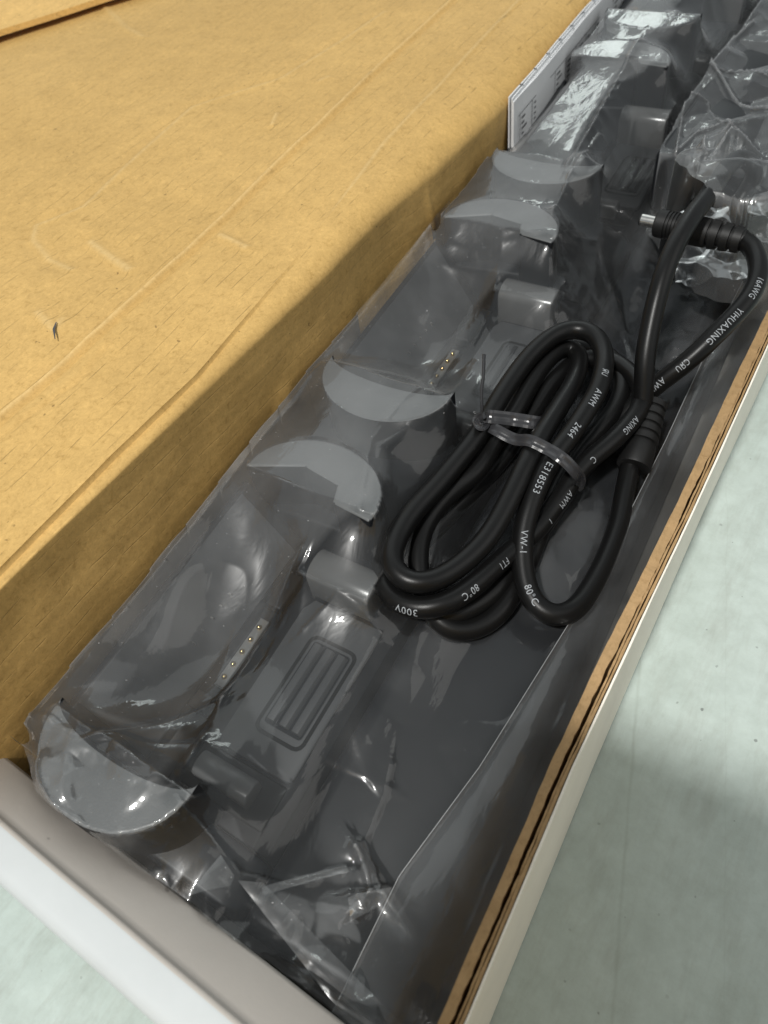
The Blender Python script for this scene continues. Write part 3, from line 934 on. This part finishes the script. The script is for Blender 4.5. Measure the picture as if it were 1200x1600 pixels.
# film made milkier over the pockets and bridges on the left, clearer on the right
sy_ = ly % PITCH
xb = np.interp(sy_, [0, 8, 30, 60, 100, 128, 140, 156, 170, 184, 198], [-131, -138, -154, -157, -155, -140, -131, -135, -143, -137, -131])
q = np.clip((xb + 2.5 * vnoise(X / 12, Y / 14, 84) - lx) / 5, 0, 1)
right = 0.12 + 0.42 * lift * lift * flat + 0.10 * np.clip((lx + 150) / 10, 0, 1) * (1 - flat)
haze_vals = right * (1 - q) + q * (0.86 + 0.22 * vnoise(X / 16, Y / 30, 85))
haze_vals = haze_vals * (1 - 0.35 * np.clip((8 - Y) / 8, 0, 1))
haze_attr(film, haze_vals)


def film_flap(name, c, n=26, curl=1.5, amp=0.6, seed=1):
    """a folded-over tongue of film: four corners (photograph pixel and height)"""
    c = [np.array(at(*p)) for p in c]
    XX_ = np.zeros((n, n)); YY_ = np.zeros((n, n)); ZZ_ = np.zeros((n, n))
    for a in range(n):
        for b in range(n):
            u_, v_ = b / (n - 1), a / (n - 1)
            p = (c[0] * (1 - u_) + c[1] * u_) * (1 - v_) + (c[3] * (1 - u_) + c[2] * u_) * v_
            XX_[a, b], YY_[a, b], ZZ_[a, b] = p[0], p[1], p[2] + curl * math.sin(math.pi * u_)
    ZZ_ += amp * facets(XX_, YY_, 6, seed) + 0.3 * amp * vnoise(XX_ / 3, YY_ / 3, seed)
    return grid_mesh(name, XX_, YY_, ZZ_, M['film3'], cb)


film_flap('film_fold', [(345, 1335, 66), (366, 1368, 64), (360, 1384, 65), (292, 1400, 69)], 20, 1.0, 0.3, 201)
film_flap('film_fold', [(372, 1376, 64), (412, 1380, 62), (640, 1612, 50), (556, 1612, 53)], 40, 0.5, 0.5, 202)
film_flap('film_fold', [(408, 1386, 61), (540, 1352, 58), (546, 1362, 58), (412, 1399, 61)], 24, 0.8, 0.3, 203)
film_flap('film_fold', [(543, 1402, 62), (612, 1386, 58), (606, 1410, 57), (548, 1440, 62)], 24, 1.0, 1.8, 204)

# loose side fold of the bag standing against the right wall
fy_ = np.linspace(-8, 420, 200); ft = np.linspace(0, 1, 26)
e_pts = np.array([at(u, v, 49)[:2] for u, v in [(515, 1595), (625, 1370), (750, 1200), (890, 975), (985, 800), (1040, 690), (1100, 560)]])
XF = np.zeros((200, 26)); YF = np.zeros_like(XF); ZF = np.zeros_like(XF)
for i, y in enumerate(fy_):
    xe = np.interp(y, e_pts[:, 1], e_pts[:, 0])
    for k, q in enumerate(ft):
        XF[i, k] = xe + (-27.6 - xe) * q
        YF[i, k] = y
        ZF[i, k] = 49 + 17 * q ** 1.7 + 1.6 * math.exp(-k / 0.9)
ZF += 0.5 * vnoise(XF / 22, YF / 90, 81) * (0.3 + 0.7 * np.sin(np.pi * ft)[None, :])
haze_attr(grid_mesh('side_fold', XF, YF, ZF, M['film'], cb), np.full(XF.shape, 0.55))

ep = np.stack([XF[:, 0], YF[:, 0], ZF[:, 0] + 0.1], 1)
tube('fold_edge', ep, 0.13, M['film_edge'], cb, 6)

# ------------------------------------------------------------------ booklet standing behind the bag
bk = empty('instruction_booklet', (-212, 540, 60))
tagp(bk, 'folded white instruction booklet standing between brown carton and bag', 'booklet')
b0 = at(795, 152, 120); b1 = at(925, 0, 120)
dv = (b1 - b0); dv /= np.linalg.norm(dv); nx_ = np.array([dv[1], -dv[0], 0])
for k in range(4):
    off = nx_ * (k * 1.0)
    zt_ = 120 - 0.9 * k - (1.5 if k in (2, 5) else 0)
    V = []; nn = 40
    for i in range(nn):
        p = b0 + dv * (i / (nn - 1) * 300 + (k % 3) * 0.8) + off + nx_ * (0.9 * n1(i * 5, 30, 90 + k))
        a_ = p.copy(); a_[2] = zt_; c_ = p.copy(); c_[2] = 6
        V += [c_, a_, a_ + nx_ * 0.75, c_ + nx_ * 0.75]
    Fc = []
    for i in range(nn - 1):
        for q in range(4): Fc.append((4 * i + q, 4 * i + (q + 1) % 4, 4 * i + 4 + (q + 1) % 4, 4 * i + 4 + q))
    Fc += [(0, 1, 2, 3), (4 * nn - 1, 4 * nn - 2, 4 * nn - 3, 4 * nn - 4)]
    pg = mesh('page', V, Fc, M['paper'], bk)
    if k == 3:
        # printed table rules and illegible grey print on the outermost page
        V = []; Fc = []
        def bar(s0, s1, za, zb):
            base = b0 + off + nx_ * 1.35
            q = len(V)
            for s_, z_ in ((s0, za), (s1, za), (s1, zb), (s0, zb)):
                p = base + dv * s_; p[2] = z_; V.append(p)
            Fc.append((q, q + 1, q + 2, q + 3))
        bar(6, 290, 106.0, 106.5)
        bar(6, 290, 85.0, 85.5)
        for s_ in range(8, 290, 22):
            bar(s_, s_ + 0.7, 85.5, 106)
            for r in range(4):
                bar(s_ + 4, s_ + 7 + 9 * random.random(), 102 - r * 3.4, 103.2 - r * 3.4)
        mesh('print', V, Fc, M['print'], pg)
# little index ticks along the top edge of the front page
for s_ in range(18, 290, 24):
    base = b0 + dv * s_ + [0, 0, 0.12]
    mesh('index_mark', [base + dv * a_ + nx_ * c_ for a_, c_ in ((0, 0.0), (1.6, 0.0), (1.6, 2.4), (0, 2.4))], [(0, 1, 2, 3)], M['print'], bk)

# ------------------------------------------------------------------ power adapter in its own crinkled bag
pa = empty('power_adapter', (-70, 520, 60))
tagp(pa, 'black power adapter block wrapped in crinkled clear film', 'adapter')
bm = bmesh.new(); box(bm, -122, -48, 462, 780, 58, 96)
bevel(bm_obj('housing', bm, M['black'], pa), 4, 3)
gx2 = np.linspace(-135, -28, 150); gy2 = np.linspace(372, 800, 380)
X2, Y2 = np.meshgrid(gx2, gy2)
# left hem follows the photographed edge of the bag
hem = np.interp(Y2, [372, 400, 430, 470, 520, 600, 705, 800], [-66, -92, -112, -121, -128, -148, -174, -192])
X2 = -28 + (X2 + 28) / (-107) * (hem + 28) * 1.0
O2 = np.where((X2 > -123) & (X2 < -47) & (Y2 > 460) & (Y2 < 782), 98.0, 64.0)
O2 = np.where((X2 > -80) & (X2 < -35) & (Y2 > 385) & (Y2 < 460), 88.0, O2)
Z2 = O2.copy()
for it in range(160):
    A = Z2.copy(); A[1:-1, 1:-1] = 0.25 * (Z2[1:-1, :-2] + Z2[1:-1, 2:] + Z2[:-2, 1:-1] + Z2[2:, 1:-1]); Z2 = np.maximum(A, O2)
lc = at(1143, 285, 112)
O2 = np.maximum(O2, np.where(np.hypot((X2 - lc[0]) / 30, (Y2 - lc[1]) / 34) < 1, 121 - 4 * np.hypot((X2 - lc[0]) / 30, (Y2 - lc[1]) / 34), 0))
for it in range(60):
    A = Z2.copy(); A[1:-1, 1:-1] = 0.25 * (Z2[1:-1, :-2] + Z2[1:-1, 2:] + Z2[:-2, 1:-1] + Z2[2:, 1:-1]); Z2 = np.maximum(A, O2)
cr_ = 6.5 * facets(X2, Y2, 26, 101, 1.6) + 2.4 * facets(X2, Y2, 14, 102, 1.6) + 0.5 * facets(X2, Y2, 7, 103)
Z2 += cr_
for pts, amp, w_ in (([(1100, 0), (1085, 60), (1075, 130), (1060, 215)], 2.5, 1.0), ([(1110, 95), (1130, 60), (1180, 20)], 4, 1.2),
                     ([(1110, 95), (1150, 130), (1200, 165)], 4, 1.2), ([(1060, 215), (1090, 190), (1140, 186)], 3, 0.9),
                     ([(1088, 290), (1095, 225), (1140, 190)], 4, 1.0), ([(1140, 188), (1170, 200), (1200, 232)], 3.5, 1.0),
                     ([(1125, 0), (1110, 50), (1105, 95)], 3, 0.9), ([(1120, 100), (1160, 100), (1200, 110)], 2.5, 0.8),
                     ([(1100, 300), (1140, 240), (1175, 215)], 2.5, 0.8), ([(1060, 130), (1110, 140), (1130, 185)], 2, 0.9)):
    D = seg_dist(X2, Y2, W(pts, 106)); Z2 += amp * np.exp(-D / w_)
ab = empty('adapter_bag', (-80, 430, 60))
tagp(ab, 'small crinkled clear bag around the black power adapter', 'bag')
grid_mesh('film', X2, Y2, Z2, M['film2'], ab)
# loose tail of film below the plug
px_ = [(1040, 330), (1075, 320), (1185, 330), (1215, 420), (1150, 440), (1065, 425)]
c_ = np.mean([at(u, v, 84)[:2] for u, v in px_], axis=0)
gx3 = np.linspace(0, 1, 50); A_ = [at(1035, 335, 84)[:2], at(1225, 300, 84)[:2], at(1060, 440, 72)[:2], at(1230, 440, 72)[:2]]
X3 = np.zeros((50, 50)); Y3 = np.zeros((50, 50))
for i, v_ in enumerate(gx3):
    for k, u_ in enumerate(gx3):
        p = (A_[0] * (1 - u_) + A_[1] * u_) * (1 - v_) + (A_[2] * (1 - u_) + A_[3] * u_) * v_
        X3[i, k], Y3[i, k] = p
Y3 += 5 * vnoise(X3 / 14, Y3 * 0, 121)
Z3 = 74 + 10 * (1 - np.linspace(0, 1, 50))[:, None] + 4 * facets(X3, Y3, 11, 122) + 1.5 * facets(X3, Y3, 5, 123)
grid_mesh('film_tail', X3, Y3, Z3, M['film3'], ab)

# ------------------------------------------------------------------ DC cable, one continuous run
R_ = 4.65
RUN = [(1160, 375, 104), (1169, 380, 104), (1183, 402, 104), (1185, 433, 102), (1172, 464, 99), (1150, 491, 96), (1122, 519, 92), (1092, 549, 86), (1059, 577, 79), (1029, 599, 72),
       (985, 640, 60), (940, 692, 55), (893, 755, 54), (848, 822, 54), (800, 893, 54), (750, 942, 55), (700, 962, 56), (655, 946, 57), (632, 908, 57), (648, 858, 57), (691, 815, 58), (735, 770, 59), (784, 715, 61),
       (812, 675, 63), (838, 636, 66), (856, 606, 68), (880, 582, 68), (905, 563, 66), (945, 560, 64), (982, 580, 66), (1003, 612, 68), (1000, 638, 69), (979, 666, 69), (949, 696, 69), (922, 717, 68), (898, 742, 66),
       (880, 772, 64), (859, 800, 62), (838, 828, 62), (799, 861, 64), (772, 886, 66), (736, 918, 68), (700, 942, 69), (664, 951, 69), (628, 944, 68), (604, 922, 67), (596, 892, 66), (604, 858, 65), (632, 815, 64),
       (670, 768, 63), (712, 722, 62), (765, 655, 62), (815, 598, 60), (860, 556, 58), (900, 540, 58), (940, 550, 60), (965, 570, 62), (973, 606, 62), (961, 640, 61), (934, 675, 60), (905, 708, 57), (872, 762, 54), (838, 845, 53),
       (805, 920, 52), (770, 967, 51), (735, 985, 51), (700, 983, 53), (674, 955, 57), (658, 915, 61), (653, 880, 64), (654, 852, 66), (662, 824, 67), (679, 796, 68), (706, 767, 69), (745, 738, 71), (772, 690, 72),
       (802, 648, 74), (820, 614, 75), (841, 580, 76), (865, 553, 76), (886, 541, 75), (901, 547, 74), (905, 567, 74), (895, 600, 76), (874, 636, 79), (850, 674, 81), (822, 725, 81), (803, 766, 79), (785, 802, 77),
       (760, 843, 75), (724, 879, 74), (690, 902, 75), (656, 913, 76), (628, 905, 77), (612, 884, 78), (614, 856, 78), (628, 826, 78), (649, 796, 78), (679, 764, 78), (709, 728, 79), (735, 696, 80), (760, 658, 81),
       (778, 627, 82), (802, 590, 83), (823, 562, 84), (850, 535, 85), (880, 517, 85), (907, 514, 85), (931, 525, 85), (943, 549, 84), (943, 579, 84), (934, 611, 83), (914, 645, 82), (891, 680, 81), (866, 712, 80), (845, 748, 77), (828, 790, 73),
       (817, 832, 68), (816, 876, 63), (822, 916, 59), (840, 950, 56), (868, 964, 54), (897, 953, 52), (920, 924, 50), (940, 888, 49), (956, 850, 48), (968, 815, 48), (975, 776, 50), (983, 735, 53), (992, 700, 57),
       (1002, 650, 64), (1006, 610, 74), (1007, 570, 84), (1018, 502, 98), (1029, 456, 107), (1042, 414, 114), (1059, 376, 119), (1078, 343, 121), (1101, 313, 120), (1122, 282, 117), (1142, 256, 113), (1163, 247, 110), (1179, 258, 107), (1178, 282, 102),
       (1162, 305, 97), (1150, 325, 92), (1160, 350, 86), (1190, 350, 78)]
P0 = np.array([at(*p) for p in RUN])
P0 = catmull(P0, 1.0)
P1, _ = resample(P0, 1.6)
P1 = smooth_path(P1, 14)
P1, s1 = resample(P1, 1.6)
dc = empty('dc_power_cable', P1[len(P1) // 2])
tagp(dc, 'coiled black power cable with white print and barrel plug', 'cable')
tube('jacket', P1, R_, M['cable'], dc, 18)

# plug: barrel, collar, grip with grooves, strain relief
def lathe_along(name, p, d, prof, mat, parent, seg=24):
    d = np.array(d, float); d /= np.linalg.norm(d)
    pts = [np.array(p) + d * s_ for s_, r_ in prof]
    a = np.cross(d, [0, 0, 1.0]); a /= np.linalg.norm(a); b = np.cross(a, d)
    V = []; Fc = []
    for q, (s_, r_) in zip(pts, prof):
        for k in range(seg):
            t_ = 2 * math.pi * k / seg
            V.append(q + r_ * (math.cos(t_) * a + math.sin(t_) * b))
    for i in range(len(prof) - 1):
        for k in range(seg): Fc.append((i * seg + k, i * seg + (k + 1) % seg, (i + 1) * seg + (k + 1) % seg, (i + 1) * seg + k))
    Fc.append(tuple(range(seg - 1, -1, -1))); Fc.append(tuple((len(prof) - 1) * seg + k for k in range(seg)))
    o = mesh(name, V, Fc, mat, parent, True)
    e = o.modifiers.new('split', 'EDGE_SPLIT'); e.split_angle = math.radians(35)
    return o
pt = at(1002, 343, 104); pe = at(1162, 376, 104)
pd = pe - pt; PL = np.linalg.norm(pd)
k_ = PL / 58.0
lathe_along('barrel_tip', pt, pd, [(s_ * k_, r_) for s_, r_ in ((0.0, 2.6), (0.3, 3.0), (9.5, 3.0))], M['steel'], dc)
lathe_along('barrel_ring', pt, pd, [(s_ * k_, r_) for s_, r_ in ((-0.5, 2.0), (-0.5, 2.85), (0.25, 2.9), (0.25, 2.0))], M['rubber'], dc)
gp = [(8.6, 4.0), (9.0, 6.2), (9.8, 6.9), (14.5, 7.0)]
for g in range(4):
    s_ = 15.0 + g * 1.9; gp += [(s_, 7.0), (s_ + 0.3, 6.3), (s_ + 0.9, 6.3), (s_ + 1.2, 7.0)]
gp += [(24, 7.1), (30, 7.3), (38, 7.2), (39.0, 6.9)]
lathe_along('grip', pt, pd, [(s_ * k_, r_) for s_, r_ in gp], M['rubber'], dc)
rp = [(39.0, 5.3)]
for g in range(3):
    s_ = 40.4 + g * 6.2; rp += [(s_ - 0.2, 5.3), (s_, 7.3 - 0.35 * g), (s_ + 4.2, 7.0 - 0.4 * g), (s_ + 4.4, 5.2)]
rp += [(58.5, 5.0)]
lathe_along('strain_relief', pt, pd, [(s_ * k_, r_) for s_, r_ in rp], M['rubber'], dc)
# in-line moulding: ribbed sleeve widening to a flat end under the coil
ra = at(1024, 628, 66); rb = at(989, 731, 54)
rd = rb - ra; RL = np.linalg.norm(rd)
rp = []
for g in range(5):
    s_ = g * 0.13; w_ = 5.8 + g * 0.35
    rp += [(s_, w_ - 0.9), (s_ + 0.012, w_), (s_ + 0.095, w_ + 0.2), (s_ + 0.105, w_ - 0.8)]
rp += [(0.66, 6.9), (0.72, 7.4), (0.96, 8.1), (0.985, 7.9), (1.0, 5.2)]
lathe_along('inline_sleeve', ra, rd, [(s_ * RL, r_) for s_, r_ in rp], M['rubber'], dc)

# printed lettering wrapped round the jacket
def letters(txt, u, v, z, size=5.0, start=True, shift=0.0, xs=0.80, face=(0.36, -0.50, 0.79), tol=None):
    p = at(u, v, z)
    i0 = int(np.argmin(np.linalg.norm(P1 - p, axis=1)))
    cu = bpy.data.curves.new('lettering', 'FONT'); cu.body = txt; size *= 0.92; cu.size = size * S; cu.resolution_u = 3
    cu.space_character = 1.12
    to = bpy.data.objects.new('lettering', cu); COL.objects.link(to)
    dg = bpy.context.evaluated_depsgraph_get()
    me = bpy.data.meshes.new_from_object(to.evaluated_get(dg))
    bpy.data.objects.remove(to); bpy.data.curves.remove(cu)
    bm = bmesh.new(); bm.from_mesh(me)
    bmesh.ops.triangulate(bm, faces=bm.faces)
    bmesh.ops.subdivide_edges(bm, edges=[e for e in bm.edges if e.calc_length() > 0.9 * S], cuts=2)
    bmesh.ops.triangulate(bm, faces=bm.faces)
    f = np.array(face); f /= np.linalg.norm(f)
    T_ = np.gradient(P1, axis=0); T_ /= np.linalg.norm(T_, axis=1)[:, None]
    for vt in bm.verts:
        s_ = s1[i0] + xs * vt.co.x / S
        q = np.array([np.interp(s_, s1, P1[:, c]) for c in range(3)])
        tt = np.array([np.interp(s_, s1, T_[:, c]) for c in range(3)]); tt /= np.linalg.norm(tt)
        nn = f - tt * f.dot(tt); nn /= np.linalg.norm(nn)
        uu = np.cross(nn, tt)
        a = (vt.co.y / S - size * 0.36 + shift) / R_
        vt.co = Vector((q + (R_ + 0.07) * (math.cos(a) * nn + math.sin(a) * uu)) * S)
    bm.to_mesh(me); bm.free()
    return link('printed_lettering', me, M['ink'], dc)


letters('16AWG', 1188, 441, 102, 4.8, xs=0.75)
letters('YIHUAXING', 1152, 489, 96, 4.8, xs=0.78)
letters('C\u042fU', 1074, 565, 82, 4.6, xs=0.70)
letters('AWM', 1040, 591, 75, 4.8, xs=0.78)
letters('\u042fU', 943, 586, 84, 4.6, xs=0.7)
letters('AWM', 931, 617, 83, 4.8, xs=0.9)
letters('2464', 898, 670, 81, 4.8, xs=0.9)
letters('E318553', 853, 728, 78, 4.8, xs=0.92)
letters('VW-1', 817, 834, 67, 4.6, xs=0.95)
letters('80\u00b0C', 819, 918, 59, 4.6, xs=0.9)
letters('AXING', 985, 656, 69, 4.6, shift=1.0)
letters('C', 922, 718, 68, 4.8, shift=1.0)
letters('AWM', 880, 770, 64, 4.6, shift=2.4)
letters('I', 851, 815, 62, 4.4, shift=2.4)
letters('FT1', 785, 875, 65, 4.6, shift=1.5)
letters('80\u00b0C', 738, 917, 68, 4.8, shift=1.2)
letters('300V', 655, 951, 69, 4.8, shift=2.2)

# ------------------------------------------------------------------ twist tie
tt_ = empty('twist_tie', at(750, 655, 80))
tagp(tt_, 'black flat twist tie binding the cable coil', 'twist tie')
def ribbon(name, pts, w, th, parent, side=None):
    P = catmull(np.array([at(*p) for p in pts]), 1.0)
    P, _ = resample(P, 1.0); P = smooth_path(P, 3)
    T_ = np.gradient(P, axis=0); T_ /= np.linalg.norm(T_, axis=1)[:, None]
    V = []; Fc = []
    prof = [(-1, 0.0), (-0.98, 0.7), (-0.55, 0.9), (-0.12, 0.55), (0.12, 0.55), (0.55, 0.9), (0.98, 0.7), (1, 0.0), (0.6, -0.6), (-0.6, -0.6)]
    f = np.array(side if side is not None else (0.36, -0.50, 0.79)); f = f / np.linalg.norm(f)
    for q, t_ in zip(P, T_):
        nn = f - t_ * f.dot(t_); nn /= np.linalg.norm(nn); bb = np.cross(nn, t_)
        for a, b in prof: V.append(q + bb * a * w / 2 + nn * b * th)
    n = len(prof)
    for i in range(len(P) - 1):
        for k in range(n): Fc.append((i * n + k, i * n + (k + 1) % n, (i + 1) * n + (k + 1) % n, (i + 1) * n + k))
    Fc.append(tuple(range(n))); Fc.append(tuple((len(P) - 1) * n + k for k in range(n - 1, -1, -1)))
    return mesh(name, V, Fc, M['tie'], parent)
ribbon('upper_wrap', [(752, 650, 80), (764, 651, 87.5), (800, 655, 83), (832, 660, 83), (846, 662, 80)], 6.2, 1.0, tt_)
ribbon('lower_wrap', [(752, 660, 80), (775, 672, 84), (802, 686, 83), (832, 690, 88.5), (852, 700, 87), (878, 716, 87), (896, 734, 82), (906, 750, 72), (900, 765, 62)], 5.4, 0.9, tt_)
ribbon('knot', [(744, 662, 79), (752, 652, 88), (760, 660, 84), (750, 668, 88), (744, 655, 86), (756, 648, 90)], 3.6, 1.2, tt_)
ribbon('tail', [(752, 655, 86), (753, 640, 92), (752, 615, 98), (755, 585, 104), (756, 553, 110)], 1.9, 0.8, tt_, (0.9, 0.3, 0.3))

# ------------------------------------------------------------------ added unseen box just outside the frame, placed to cast the floor shadow
tc = empty('shadow_blocker', (80, -120, 0))
tagp(tc, 'tall brown box added unseen outside the frame to shade the floor', 'carton')
bm = bmesh.new(); box(bm, -42, 230, -290, -37, 0.5, 372)
bevel(bm_obj('body', bm, M['kraft'], tc), 2.5, 2)
bm = bmesh.new(); box(bm, 70, 120, -291, -36, 372.2, 372.6)
bm_obj('blocker_strip', bm, M['kraft_edge'], tc)
